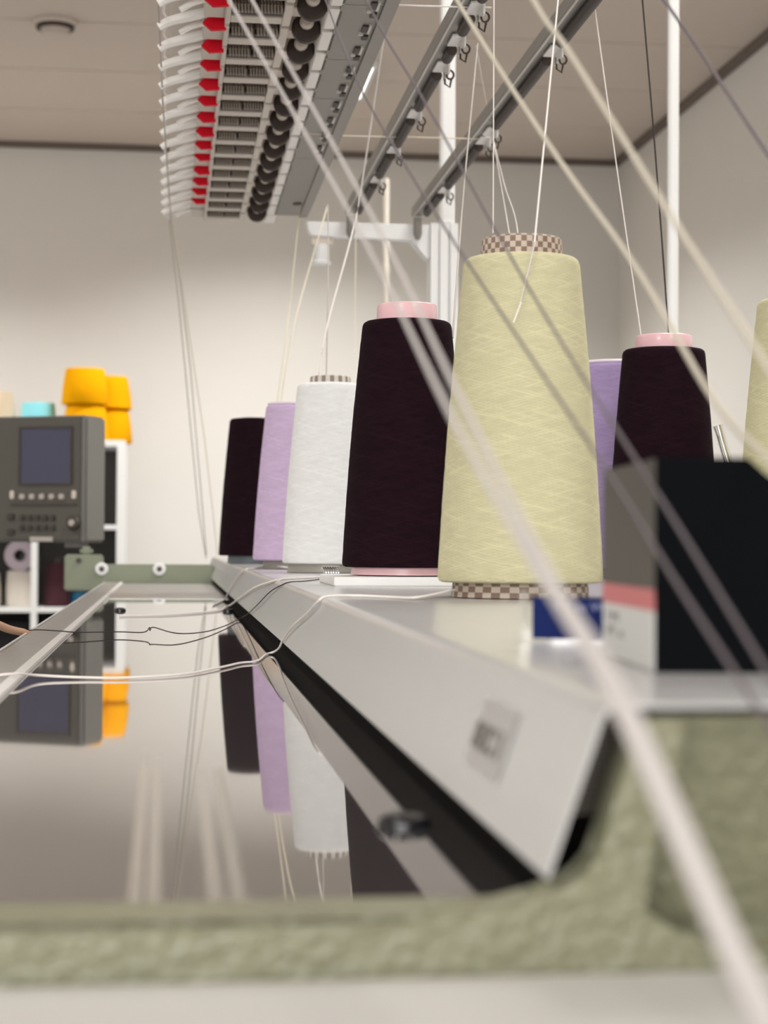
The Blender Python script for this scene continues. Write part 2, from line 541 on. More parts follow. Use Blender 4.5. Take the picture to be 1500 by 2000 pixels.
# near end frame, green hammered casting with the shelf-shaped notch
notch = [(0.0815, 1.1509), (0.0907, 1.1518), (0.0985, 1.1546), (0.1026, 1.1574), (0.1063, 1.1616), (0.108, 1.1699), (0.1102, 1.1776), (0.1132, 1.1867), (0.1147, 1.1932), (0.1164, 1.1958), (0.1214, 1.1968)]
crease = [(0.1285, 1.1966), (0.1275, 1.1900), (0.124, 1.1793), (0.1201, 1.1667), (0.1163, 1.1491), (0.1228, 1.144), (0.1359, 1.1399), (0.149, 1.1371)]
MB(mo).prism([(-.40, 1.120), (-.40, 1.1456), (.060, 1.1456)] + notch + crease + [(.46, 1.1358), (.46, 1.120)], 'y', .4335, .447).build('end_frame', green_m, mach, bevel=0.0012, seg=4)
MB(mo).box(-.40, .100, .4440, .4745, 1.120, 1.1456).build('end_frame_sill', green_m, mach)
MB(mo).prism([(.4400, 1.1966), (.4540, 1.1400), (.4540, 1.125), (.470, 1.125), (.470, 1.1966)], 'x', .122, .46).build('end_frame_recess', green_m, mach)
# black end of the shelf, with a perforated strip
MB(mo).prism([(.0960, 1.1560), (.1092, 1.1950), (.1300, 1.1985), (.1300, 1.1480), (.0985, 1.1455)], 'y', .4600, .4615).build('end_cap', black_m, mach)
m_ = MB(mo)
rr = random.Random(4)
for j in range(17):
    z = 1.1700 + j * .00155
    xb = .0934 + (z - 1.157) * .0132 / .0388
    for i in range(12):
        x = xb + .0012 + i * .00128 + (.00064 if j % 2 else 0)
        if x < xb + .0140:
            m_.box(x - .00038, x + .00038, .4592, .4602, z - .0005, z + .0005)
tag(m_.build('perforated_strip', spring_m, mach), kind='stuff')
# badge on the shelf front
sn = Vector((-.0388, 0, .0132)).normalized()
su = Vector((.0132, 0, .0388)).normalized()
bc = Vector((.1008, .5515, 1.1789))
BM = Matrix((( 0, su.x, sn.x, bc.x + sn.x * .0003), (-1, su.y, sn.y, bc.y), (0, su.z, sn.z, bc.z + sn.z * .0003), (0, 0, 0, 1)))
bd = MB(mo).box(-.027, .027, -.0108, .0108, 0, .0005, BM).build('badge', badge_m, mach)
tag(bd, 'small silver badge with dark letters')
text_mesh('badge_lettering', 'REC I', badgeink_m, bd, Matrix.Translation(-Vector(mo)) @ BM @ Matrix.Translation((-.004, -.001, .0006)), .0165, fit=(.045, .0088), bold=.0007)
# far end: green bar with rollers, green box
m_ = MB(mo).box(-.152, .10, 4.0, 4.06, 1.12, 1.187).build('far_end_bar', green3_m, mach, bevel=.003)
for (x, y, z) in ((-.1462, 3.992, 1.1765), (-.0202, 3.992, 1.1770)):
    RM = Matrix.Translation((x, y + .008, z)) @ Matrix.Rotation(PI / 2, 4, 'X')
    o = MB(mo).lathe([(0, 0), (.0135, 0), (.0145, .004), (.012, .008), (.0065, .008), (.006, .005), (0, .005)], 24, M=RM).build('roller', white_m, mach, smooth=True)
    MB(mo).lathe([(0, .0045), (.0052, .0045), (.0052, .0090), (0, .0090)], 16, M=RM).build('roller_hub', key_m, o)
o = MB(mo).box(-.228, -.145, 4.0, 4.08, 1.128, 1.208).build('far_end_box', green3_m, mach, bevel=.004)
MB(mo).box(-.195, -.168, 4.01, 4.06, 1.206, 1.226).build('box_cap', green3_m, o, bevel=.006)
MB(mo).lathe([(0, 0), (.006, 0), (.006, .004), (0, .004)], 16, M=Matrix.Translation((-.1965, 3.999, 1.195)) @ Matrix.Rotation(PI / 2, 4, 'X')).build('bolt_hole', key_m, o)

# bench in front of the machine
t = thing('bench', (0.0, 0.05, 0), 'pale grey bench top in front of the green end frame', 'bench')
MB((0, .05, 0)).box(-.60, .60, -.35, .431, ZB - .030, ZB).build('bench_top', bench_m, t, bevel=.0015)
for x in (-.55, .55):
    for y in (-.30, .38):
        MB((0, .05, 0)).box(x - .02, x + .02, y - .02, y + .02, 0, ZB - .03).build('leg', alu_m, t)

# ------------------------------------------------------------------ upright posts, bracket, rails
t = thing('upright_post', (.501, 3.285, ZS), 'white post with a grooved lower sleeve, carrying the bracket arm', 'post')
o_ = (.501, 3.285, ZS)
MB(o_).box(.4955, .5215, 3.27, 3.30, 1.829, 2.62).build('upper_tube', white_m, t, bevel=.003)
m_ = MB(o_)
m_.prism([(.4756, 3.262), (.4885, 3.262), (.4885, 3.270), (.4935, 3.270), (.4935, 3.262), (.5075, 3.262), (.5075, 3.270), (.5125, 3.270), (.5125, 3.262), (.5266, 3.262), (.5266, 3.308), (.4756, 3.308)], 'z', ZS, 1.829)
m_.build('lower_sleeve', white_m, t)
t = thing('upright_post', (.927, 3.24, ZS), 'slim pale post behind the plum cone at the right', 'post')
o_ = (.927, 3.24, ZS)
MB(o_).lathe([(0, ZS), (.0105, ZS), (.0105, 2.62), (0, 2.62)], 24, (.9272, 3.24, 0)).build('tube', white_m, t, smooth=True)
MB(o_).lathe([(0, ZS), (.026, ZS), (.026, ZS + .006), (.014, ZS + .02), (0, ZS + .02)], 24, (.9272, 3.24, 0)).build('foot_flange', alu_m, t, smooth=True)

t = thing('bracket_arm', (.478, 3.29, 1.80), 'white cranked bracket arm under the rail ends', 'bracket')
o_ = (.478, 3.29, 1.80)
MB(o_).prism([(.246, 1.8275), (.249, 1.812), (.2557, 1.8009), (.4399, 1.8000), (.4685, 1.7641), (.4755, 1.7641), (.4755, 1.8275)], 'y', 3.272, 3.302).build('arm', white_m, t, bevel=.0015)
MB(o_).box(.257, .296, 3.275, 3.300, 1.786, 1.801).build('clamp_block', beigepl_m, t)
MB(o_).lathe([(0, 1.7500), (.019, 1.7500), (.019, 1.755), (.0155, 1.758), (.0155, 1.787), (0, 1.787)], 24, (.2745, 3.2875, 0)).build('clamp_knob', white_m, t, smooth=True)


def guide_rail(x, label, clips, y0=1.55, y1=3.27):
    z = 1.845
    o_ = (x, y1, z)
    t = thing('yarn_guide_rail', o_, label, 'rail')
    MB(o_).prism([(x - .010, z - .004), (x - .010, z + .012), (x + .012, z + .012), (x + .012, z + .0095), (x - .0065, z + .0095), (x - .0065, z - .004)], 'y', y0, y1).build('channel', rail_m, t)
    MB(o_).box(x - .0065, x + .0090, y0, y1, z - .0035, z + .0095).build('inner_web', rail_m, t)
    MB(o_).box(x - .0085, x - .0063, y0, y1, z - .0062, z - .0038).build('rail_lip', railhi_m, t)
    MB(o_).lathe([(0, 0), (.008, 0), (.008, .03), (.004, .04), (0, .04)], 12, M=Matrix.Translation((x, y1 - .01, z - .008)) @ Matrix.Rotation(PI, 4, 'X')).build('end_stop', rail_m, t, smooth=True)
    ends = [y0] + sorted(clips) + [y1 - .02]
    for a, b in zip(ends, ends[1:]):
        a2, b2 = a + .035, b - .045
        if b2 - a2 > .03:
            MB(o_).tube([(x + .009, a2, z - .009), (x + .009, b2, z - .009)], .0068, 12).build('black_bar', dark_m, t, smooth=True)
    for y in clips:
        c = MB(o_).box(x + .001, x + .017, y - .022, y + .022, z - .0085, z - .0055)
        c.box(x + .0145, x + .017, y - .022, y + .022, z - .020, z - .006)
        c = c.build('guide_clip', bright_m, t, bevel=.0005, seg=1)
        MB(o_).tube([(x + .0185 + .0045 * math.cos(a), y - .012, z - .020 + .0055 * math.sin(a)) for a in [i * PI / 7 - PI for i in range(13)]], .0014, 6).build('eyelet', dark_m, c, smooth=True)
        MB(o_).tube([(x + .0150, y + .010, z - .012), (x + .0155, y + .010, z - .026), (x + .0215, y + .010, z - .030), (x + .0235, y + .010, z - .020)], .0014, 6).build('hook', dark_m, c, smooth=True)
    return t


guide_rail(.3265, 'dark yarn guide rail nearest the red tags, ending over the bracket arm', [1.97, 2.10, 2.22, 2.47, 2.70, 2.93])
guide_rail(.4505, 'dark yarn guide rail ending at the white post top', [2.13, 2.56, 2.62, 3.00])

# tension rail with a row of tension units
o_ = (.10, 3.36, 1.84)
rail = thing('tension_rail', o_, 'overhead rail of white tension arms with a row of red tags', 'tension rail')
edges = [1.50, 1.76, 1.99, 2.22, 2.42, 2.80, 3.30]
for a, b in zip(edges, edges[1:]):
    MB(o_).box(.188, .250, a + .001, b - .001, 1.842, 1.860).build('rail_plate', plate_m, rail)
MB(o_).box(.2345, .250, 1.50, 3.30, 1.8385, 1.842).build('rail_flange', plate_m, rail)
MB(o_).box(-.004, .20, 1.50, 3.37, 1.876, 1.884).build('rail_cover', beigepl_m, rail)
m_ = MB(o_)
m2 = MB(o_)
for j in range(19):
    y = 1.62 + j * .0915
    if y < 2.75:
        m_.box(.2200, .2262, y - .012, y + .012, 1.8395, 1.8422)
        m_.box(.2235, .2305, y + .028, y + .044, 1.8395, 1.8422)
        m2.box(.2270, .2300, y - .016, y + .016, 1.8390, 1.8421)
        m2.box(.2180, .2235, y + .018, y + .024, 1.8390, 1.8421)
tag(m_.build('rail_slots', dark_m, rail), kind='stuff')
tag(m2.build('slot_rims', railhi_m, rail), kind='stuff')
MB(o_).lathe([(0, 0), (.008, 0), (.008, .003), (0, .003)], 16, M=Matrix.Translation((.223, 3.18, 1.8425)) @ Matrix.Rotation(PI, 4, 'X')).build('rail_hole', key_m, rail)

# one unit, then copies with their sub-parts
UY = 2.048
um = MB((0, 0, 0))
um.box(.060, .186, .012, .044, .016, .036)       # back of the housing
um.box(.060, .130, -.034, -.027, .0190, .036)
um.box(.130, .186, -.034, -.026, .0265, .036)     # front rib
um.box(.060, .066, -.034, .044, .004, .036)
um.box(.126, .136, -.034, .044, .004, .036)
um.box(.036, .064, -.026, .04, .010, .036)
um.box(.066, .126, .016, .040, .0050, .030)
unit = um.build('tension_unit', beigepl_m, rail, bevel=.001, seg=1)
sub = []


def helix(x0, x1, turns, r, cy, cz, n=9):
    N_ = int(turns * n)
    return [(x0 + (x1 - x0) * i / N_, cy + r * math.cos(2 * PI * i / n), cz + r * math.sin(2 * PI * i / n)) for i in range(N_ + 1)]


for xa, xb in ((.068, .094), (.098, .124)):
    sub.append(MB().tube(helix(xa, xb, 7, .0098, -.013, .0125), .0015, 5).build('tension_spring', spring_m, unit, smooth=True))
    sub.append(MB().box(xa - .001, xb + .001, -.004, .010, .006, .020).build('spring_seat', dark_m, unit))
RX = Matrix.Rotation(PI / 2, 4, 'X')
sub.append(MB().lathe([(0, 0), (.0175, 0), (.0175, .008), (.0145, .011), (0, .011)], 24, M=Matrix.Translation((.1575, -.018, .010)) @ RX).build('disc_cup', dark_m, unit, smooth=True))
sub.append(MB().lathe([(0, 0), (.0085, 0), (.0085, .006), (.005, .009), (0, .009)], 20, M=Matrix.Translation((.1575, -.028, .0150)) @ RX).build('disc_spring_cap', beigepl_m, unit, smooth=True))
sub.append(MB().box(.1745, .1925, -.034, .042, .002, .036).build('end_block', whitepl_m, unit, bevel=.0015, seg=1))
arm_pts = spline([(-.0165, -.034, .0015), (-.004, -.035, .0085), (.020, -.035, .0155), (.046, -.034, .0225), (.074, -.030, .0290), (.10, -.028, .0305)], 4)
sub.append(MB().tube(arm_pts, [.0048 + .0014 * min(1, i / 8) for i in range(len(arm_pts))], 8).build('tension_arm', whitepl_m, unit, smooth=True))
a2 = spline([(.008, -.020, -.0005), (.020, -.020, .0070), (.034, -.018, .0125), (.050, -.014, .0180)], 4)
sub.append(MB().tube(a2, .0036, 8).build('lower_arm', whitepl_m, unit, smooth=True))
sub.append(MB().tube([(-.010, -.030, .002), (-.011, .006, .004), (-.008, .045, .010)], .0016, 6).build('feeler_wire', whitepl_m, unit, smooth=True))
sub.append(MB().prism([(.0345, .010), (.0435, .0195), (.0615, .0195), (.0625, .003), (.0445, .0015)], 'y', -.0335, -.026).build('red_tag', red_m, unit, bevel=.0006, seg=1))
unit.location = (0 - o_[0], UY - .35 * 0 - o_[1], 1.84 - o_[2])
ur = random.Random(7)
for j in range(-5, 15):
    if j == 0:
        continue
    c = unit.copy()
    COL.objects.link(c)
    c.parent = rail
    c.location = (0 - o_[0], UY + j * .0925 - o_[1], 1.84 - o_[2])
    for s_ in sub:
        if j == 14 and s_.name.startswith('red_tag'):
            continue
        d = s_.copy()
        COL.objects.link(d)
        d.parent = c
        if s_.name.startswith('red_tag'):
            d.rotation_euler = (0, 0, 0)
            d.location = (0, 0, ur.uniform(-.0022, .0022))

# ------------------------------------------------------------------ yarn cones on the shelf
def cone(loc, label, ym, core_m, top_m, rb=.0603, rt=.0425, zb=.0109, zt=.2475, rskirt=.0505, rcore=.0296, hcore=.0145, rim=None, seed=1, group=None, lean=0.0):
    t = thing('yarn_cone', (loc[0], loc[1], loc[2] + .0003), label, 'yarn cone', group)
    t.rotation_euler = (0, lean, 0)
    rnd = random.Random(seed)
    prof = [(rskirt - .004, zb + .0004), (rb - .003, zb), (rb - .0007, zb + .0012), (rb, zb + .004)]
    for i in range(1, 40):
        u = i / 40
        prof.append((rb + (rt - rb) * u + .0016 * math.sin(PI * u), zb + .004 + (zt - zb - .009) * u))
    prof += [(rt, zt - .005), (rt - .0010, zt - .0022), (rt - .0032, zt - .0005), (rt - .006, zt), (rcore, zt - .0004)]
    MB().lathe(prof, 96, jit=.00016, rnd=rnd).build('yarn_winding', ym, t, smooth=True)
    sk = [(rskirt - .004, 0), (rskirt, .0004), (rskirt - .0012, zb), (rskirt - .006, zb + .002), (rskirt - .006, .0005), (rskirt - .004, 0)]
    MB().lathe(sk, 64).build('core_skirt', core_m, t, smooth=True)
    h = zt + hcore
    tp = [(rcore + .0006, zt - .004), (rcore, h - .0016), (rcore - .0008, h - .0004), (rcore - .0020, h), (rcore - .0034, h - .0008), (rcore - .0038, zt - .004), (rcore + .0006, zt - .004)]
    MB().lathe(tp, 64).build('core_top', top_m, t, smooth=True)
    if rim:
        MB().lathe([(rcore + .001, zt - .001), (rt - .0035, zt - .001), (rt - .002, zt + .0010), (rt - .0035, zt + .003), (rcore + .001, zt + .003), (rcore + .001, zt - .001)], 64).build('winding_rim', rim, t, smooth=True)
    return t


cone((.2551, 1.2890, ZS), 'tall cream yarn cone on a brown checkered core', cream_y, checker_m, checker_m, seed=1)
cone((.2235, 1.6880, ZS + .0085), 'plum yarn cone with pink core standing on a white plate', plum_y, pink_m, pink_m, zb=.0075, zt=.2405, rskirt=.0525, rcore=.0285, hcore=.0165, seed=2)
cone((.2054, 2.3023, ZS), 'white yarn cone with a striped core top', white_y, greycore_m, stripe_m, zb=.0112, zt=.2430, rskirt=.0540, rcore=.0262, hcore=.0095, seed=3)
cone((.1817, 2.6073, ZS), 'lilac yarn cone behind the white cone', lilac_y, greycore_m, palecore_m, zb=.012, zt=.2380, rskirt=.046, rcore=.030, hcore=.002, rim=palecore_m, seed=4)
cone((.1479, 3.1755, ZS), 'plum yarn cone farthest along the shelf, no core showing', plum_y, bluecore_m, dark_m, zb=.014, zt=.2560, rskirt=.045, rcore=.026, hcore=.0015, seed=5)
cone((.5313, 1.8904, ZS), 'plum yarn cone with pink core behind the black box', plum_y, pink_m, pink_m, zb=.0085, zt=.2500, rskirt=.0525, rt=.0445, rcore=.0305, hcore=.0150, seed=6)
cone((.5165, 2.0500, ZS), 'violet yarn cone with a pale rim, mostly hidden behind the cream cone', lilac2_y, greycore_m, palecore_m, zt=.2490, rcore=.030, hcore=.002, rim=palecore_m, seed=7)
cone((.5379, 1.4665, ZS), 'cream yarn cone cut by the right edge of the photo', cream_y, checker_m, checker_m, seed=8)

t = thing('cone_plate', (.2235, 1.683, ZS), 'white square plate under the plum cone with pink core', 'plate')
MB((.2235, 1.683, ZS)).box(.1478, .2992, 1.6030, 1.7630, ZS, ZS + .0082).build('plate', white_m, t, bevel=.0008)

t = thing('chrome_spring', (.2070, 2.2080, ZS), 'small chrome spring lying on the shelf between white and plum cones', 'spring')
m_ = MB((.152, 1.88, ZS))
t.location = (.152, 1.88, ZS)
m_.tube([(.1745 + (i - 30) * .00030, 1.938 + .0055 * math.cos(i * 2 * PI / 9), ZS + .0076 + .0058 * math.sin(i * 2 * PI / 9)) for i in range(61)], .0010, 6)
m_.build('coil', chrome_m, t, smooth=True)
MB((.152, 1.88, ZS)).tube([(.1640, 1.938, ZS + .0012), (.1850, 1.938, ZS + .0012)], .0012, 8).build('pin', chrome_m, t, smooth=True)

# leaning steel tube
t = thing('guide_tube', (.536, 1.548, ZS), 'shiny leaning steel tube beside the right cream cone', 'tube')
o_ = (.536, 1.548, ZS)
a, b = Vector((.5345, 1.5705, ZS + .004)), Vector((.4930, 1.5740, 1.3475))
q = (b - a).normalized().to_track_quat('Z', 'Y').to_matrix().to_4x4()
L_ = (b - a).length
MB(o_).lathe([(.0036, 0), (.0042, 0), (.0042, L_ - .010), (.0047, L_ - .002), (.0050, L_), (.0040, L_), (.0036, L_ - .010), (.0036, 0)], 20, M=Matrix.Translation(a) @ q).build('tube', chrome_m, t, smooth=True)
MB(o_).lathe([(0, ZS), (.012, ZS), (.012, ZS + .003), (.006, ZS + .007), (0, ZS + .007)], 20, (.5335, 1.5705, 0)).build('foot', alu_m, t, smooth=True)

# ------------------------------------------------------------------ black carton and blue card at the near end of the shelf
t = thing('carton', (.1493, .5395, ZS), 'small black carton with a red and white label on its side', 'box')
o_ = (.1493, .5395, ZS)
c0, c1 = Vector((.1493, .5395)), Vector((.1560, .6330))
du = (c1 - c0).normalized()
dv = Vector((du.y, -du.x))
w_, d_, h_ = .060, .094, .0668
BXM = Matrix(((dv.x, du.x, 0, c0.x), (dv.y, du.y, 0, c0.y), (0, 0, 1, ZS), (0, 0, 0, 1)))
m_ = MB(o_)
pl = [(0, 0), (w_, 0), (w_, .045), (.0345, .0610), (.0290, h_), (0, h_)]
A = [m_.vv(BXM @ Vector((u, 0, w))) for u, w in pl]
B = [m_.vv(BXM @ Vector((u, d_, w))) for u, w in pl]
m_.bm.faces.new(A)
m_.bm.faces.new(B[::-1])
for i in range(len(pl)):
    j = (i + 1) % len(pl)
    m_.bm.faces.new((A[j], A[i], B[i], B[j]))
m_.build('carton_body', box_m, t, bevel=.0006)
sd = MB(o_).box(-.0003, .0001, .0008, d_ - .0008, .0240, h_ - .0006, BXM).build('side_panel', boxside_m, t)
tag(sd, 'grey side panel')
rb = MB(o_).box(-.0004, .0001, .0008, d_ - .0008, .0190, .0258, BXM).build('red_band', boxred_m, t)
wl = MB(o_).box(-.0004, .0001, .0008, d_ - .0008, .0004, .0190, BXM).build('white_label', boxwhite_m, t)
LM = Matrix.Translation(-Vector(o_)) @ BXM @ Matrix(((0, 0, -1, -.0005), (-1, 0, 0, d_), (0, 1, 0, 0), (0, 0, 0, 1)))
text_mesh('label_print', 'I M', ink_m, wl, LM @ Matrix.Translation((.022, .0145, 0)) @ Matrix.Diagonal((3.2, 1, 1, 1)), .0052)
text_mesh('label_print', 'M  n', ink_m, wl, LM @ Matrix.Translation((.027, .0095, 0)) @ Matrix.Diagonal((3.2, 1, 1, 1)), .0052)

t = thing('card_stand', (.160, .712, ZS), 'blue card in a clear stand beside the black carton', 'card')
o_ = (.160, .712, ZS)
CM = Matrix.Translation((.1452, .7170, ZS)) @ Matrix.Rotation(-.30, 4, 'Z')
MB(o_).box(.0018, .048, 0, .0010, .0010, .0180, CM).build('blue_card', blue_m, t)
text_mesh('card_print', 'NG m W', paleink_m, t, Matrix.Translation(-Vector(o_)) @ CM @ Matrix(((1, 0, 0, .0205), (0, 0, -1, -.0002), (0, 1, 0, .0140), (0, 0, 0, 1))), .0052)
m_ = MB(o_)
m_.box(-.0015, .050, .0014, .0026, 0, .0205, CM)
m_.box(-.0028, -.0012, -.0016, .0060, 0, .0205, CM)
m_.build('clear_holder', clear_m, t)
t = thing('paper_slip', (.160, .69, ZS), 'folded white paper slip in front of the blue card', 'paper')
MB((.160, .69, ZS)).prism([(.6870, ZS), (.6990, ZS), (.6990, ZS + .0012), (.6900, ZS + .0022), (.6870, ZS + .0010)], 'x', .1495, .182).build('slip', paper_m, t, bevel=.0002, seg=1)

# ------------------------------------------------------------------ control panel at the far end
t = thing('control_panel', (-.30, 4.33, 1.215), 'grey control panel with blue screen on the far left', 'control panel')
pa, pb = Vector((-.432, 4.366)), Vector((-.1949, 4.2500))
pu = (pb - pa).normalized()
pw = (pb - pa).length
pn = Vector((pu.y, -pu.x))
PM = Matrix(((pu.x, -pn.x, 0, pa.x + .30), (pu.y, -pn.y, 0, pa.y - 4.33), (0, 0, 1, 1.2345 - 1.215), (0, 0, 0, 1)))
hh = .299
MB().box(0, pw, .002, .100, 0, hh, PM).build('housing', panel_side_m, t, bevel=.006)
fa = MB().box(.004, pw - .009, -.004, .004, .004, hh - .004, PM).build('face_plate', panel_m, t, bevel=.002)
MB().box(pw - .009, pw - .001, -.0045, .004, .002, hh - .006, PM).build('side_strip', panel_side_m, t, bevel=.002)
bz = MB()
sx0, sx1, sz0, sz1 = .094, .227, .140, .268
for q_ in ((sx0 - .006, sx0, sz0 - .004, sz1 + .006), (sx1, sx1 + .004, sz0 - .004, sz1 + .006), (sx0, sx1, sz1, sz1 + .006), (sx0, sx1, sz0 - .004, sz0)):
    bz.box(q_[0], q_[1], -.008, -.003, q_[2], q_[3], PM)
bz.build('bezel', key_m, t)
MB().box(sx0, sx1, -.006, -.003, sz0, sz1, PM).build('screen', screen_m, t)
for i in range(5):
    x = .099 + i * .0263
    MB().box(x - .0075, x + .0075, -.0095, -.003, .101, .114, PM).build('pale_key', keylight_m, t, bevel=.002)
for x in (.0715, .237):
    MB().box(x - .006, x + .006, -.0085, -.003, .102, .122, PM).build('corner_key', beigepl_m, t, bevel=.002)
MB().box(.066, .244, -.006, -.003, .086, .092, PM).build('key_groove', key_m, t)
for j in range(2):
    for i in range(5):
        x = .098 + i * .0205
        z = .058 - j * .024
        MB().box(x - .0068, x + .0068, -.009, -.003, z - .0065, z + .0065, PM).build('dark_key', key_m, t, bevel=.0015)
for z in (.060, .024):
    MB().box(.058, .078, -.009, -.003, z - .0075, z + .0075, PM).build('dark_key', key_m, t, bevel=.002)
DM = PM @ Matrix.Translation((.237, -.003, .046)) @ Matrix.Rotation(PI / 2, 4, 'X')
dl = MB().lathe([(0, 0), (.018, 0), (.018, .006), (.014, .012), (.008, .012), (0, .012)], 28, M=DM).build('dial', key_m, t, smooth=True)
MB().lathe([(0, .011), (.008, .011), (.007, .016), (0, .016)], 20, M=DM).build('dial_cap', keylight_m, dl, smooth=True)
MB().box(.1205, .1815, -.0065, -.003, .002, .013, PM).build('name_plate', keylight_m, t)
MB().box(pw - .070, pw - .030, .030, .070, -.012, .004, PM).build('mount', panel_side_m, t)
tag(fa, None)

# cream rod standing behind the machine
t = thing('floor_pole', (.5954, 4.95, 0), 'thin cream pole standing behind the bracket arm', 'pole')
MB((.5954, 4.95, 0)).lathe([(0, 0), (.009, 0), (.009, 1.98), (.0105, 1.985), (.0105, 2.01), (.009, 2.015), (.009, 2.25), (.004, 2.256), (0, 2.256)], 20, (.5954, 4.95, 0)).build('tube', mat('cream_enamel', (.80, .74, .64), .4), t, smooth=True)
MB((.5954, 4.95, 0)).lathe([(0, 0), (.12, 0), (.12, .012), (.02, .03), (0, .03)], 24, (.5954, 4.95, 0)).build('foot', alu_m, t, smooth=True)

# peach stick resting on the front rail
t = thing('wooden_stick', (-.142, 1.70, 1.15), 'peach coloured wooden stick at the left edge of the photo', 'stick')
MB((-.142, 1.70, 1.15)).tube(spline([(-.150, 1.40, 1.1830), (-.1488, 1.62, 1.1640), (-.1480, 1.74, 1.1540), (-.1372, 1.82, 1.1465)], 5), [.0038] * 14 + [.0030, .0022], 10).build('stick', wood_m, t, smooth=True)

# ------------------------------------------------------------------ shelving unit at the back left
t = thing('shelving_unit', (-.72, 10.85, 0), 'white shelving unit with dark back, holding yarn cones', 'shelf')
o_ = (-.72, 10.85, 0)
sx0, sx1, sy0, sy1 = -1.60, -.255, 10.60, 11.16
for z in (1.826, 1.330, .845, .40, .09):
    MB(o_).box(sx0, sx1 - .002, sy0, sy1, z - .036 if z > 1.8 else z - .028, z).build('shelf_board', white_m, t, bevel=.002)
for x in (sx0, sx1 - .05):
    MB(o_).box(x, x + .05, sy0 - .002, sy1, 0, 1.792).build('side_panel', white_m, t, bevel=.002)
MB(o_).box(-.795, -.758, sy0 - .004, sy0 + .03, 0, 1.792).build('middle_post', white_m, t, bevel=.002)
MB(o_).box(sx0 + .01, sx1 - .03, sy1, sy1 + .012, .02, 1.81).build('back_panel', shelfdark_m, t)


def far_cone(loc, label, ym, rb, rt, h, rcore=.03, hc=.012, core_m=palecore_m, rot=None, group=None):
    t = thing('yarn_cone', loc, label, 'yarn cone', group)
    if rot:
        t.rotation_euler = rot
    MB().lathe([(0, .002), (rb * .97, .002), (rb, .008), (rt + (rb - rt) * .5 + .004, h * .5), (rt, h - .008), (rt * .96, h), (rcore, h)], 40, cap=False).build('yarn_winding', ym, t, smooth=True)
    MB().lathe([(rcore, 0), (rcore, h + hc), (rcore - .004, h + hc), (rcore - .004, 0), (rcore, 0)], 24).build('core', core_m, t, smooth=True)
    return t


ZU = 1.826
far_cone((-.495, 10.75, ZU), 'amber yarn cone under the left one of the upper pair', amber_y, .140, .115, .212, hc=0)
far_cone((-.365, 11.00, ZU), 'amber yarn cone on the shelf, right one of the lower pair', amber_y, .140, .118, .205, hc=0)
far_cone((-.500, 10.75, ZU + .214), 'amber yarn cone stacked on top, left one of the upper pair', amber_y, .138, .116, .215, hc=0)
far_cone((-.368, 11.00, ZU + .207), 'amber yarn cone stacked on top, right one of the upper pair', amber_y, .140, .112, .200, hc=0)
far_cone((-.775, 10.80, ZU), 'turquoise yarn cone behind the control panel top', teal_y, .110, .096, .225, hc=.005)
far_cone((-1.035, 10.82, ZU), 'sand coloured yarn cone at the left edge of the shelf top', sand_y, .13, .105, .29, hc=.01)
t2 = far_cone((-.868, 10.92, .845 + .215 + .088), 'pale lilac yarn cone lying on its side, core hole forward', palelilac_y, .085, .090, .22, rcore=.034, hc=.002, core_m=key_m, rot=(PI / 2, 0, 0))
far_cone((-.868, 10.80, .845), 'ecru yarn cone under the lying lilac cone', ecru_y, .086, .080, .212, hc=.0, core_m=ecru_y)
far_cone((-.655, 10.80, .845), 'burgundy yarn cone beside the middle shelf post', wine_y, .078, .060, .26, hc=.03, core_m=key_m)
far_cone((-.535, 10.86, .845), 'blue yarn cone low on the shelf behind the green box', petrol_y, .060, .050, .085, hc=.004, core_m=key_m)
far_cone((-1.06, 10.80, .845), 'ecru yarn cone farthest left on the lower shelf', ecru_y, .08, .07, .20, hc=.01)
t = thing('fabric_bin', (-1.02, 10.80, .40), 'black fabric bin in the lower left bay', 'bin')
MB((-1.02, 10.80, .40)).prism([(-1.52, .402), (-.81, .402), (-.805, .76), (-1.53, .76)], 'y', 10.65, 11.0).build('body', blackcloth_m, t, bevel=.012)
t = thing('fabric_bin', (-.53, 10.80, .40), 'black fabric bin under the burgundy cone', 'bin')
MB((-.53, 10.80, .40)).prism([(-.745, .402), (-.315, .402), (-.312, .77), (-.748, .77)], 'y', 10.65, 11.0).build('body', blackcloth_m, t, bevel=.012)

# ------------------------------------------------------------------ threads
STR = [.0008 + .0007 * min(1, max(0, (i - 24) / 32)) for i in range(65)]
def thread(pts, r, m, label, n=8, seg=6, group=None, sm=True):
    P = spline(pts, n) if sm else [Vector(p) for p in pts]
    o = MB(pts[0]).tube(P, r, seg).build('thread', m, smooth=True)
    return tag(o, label, 'thread', group)


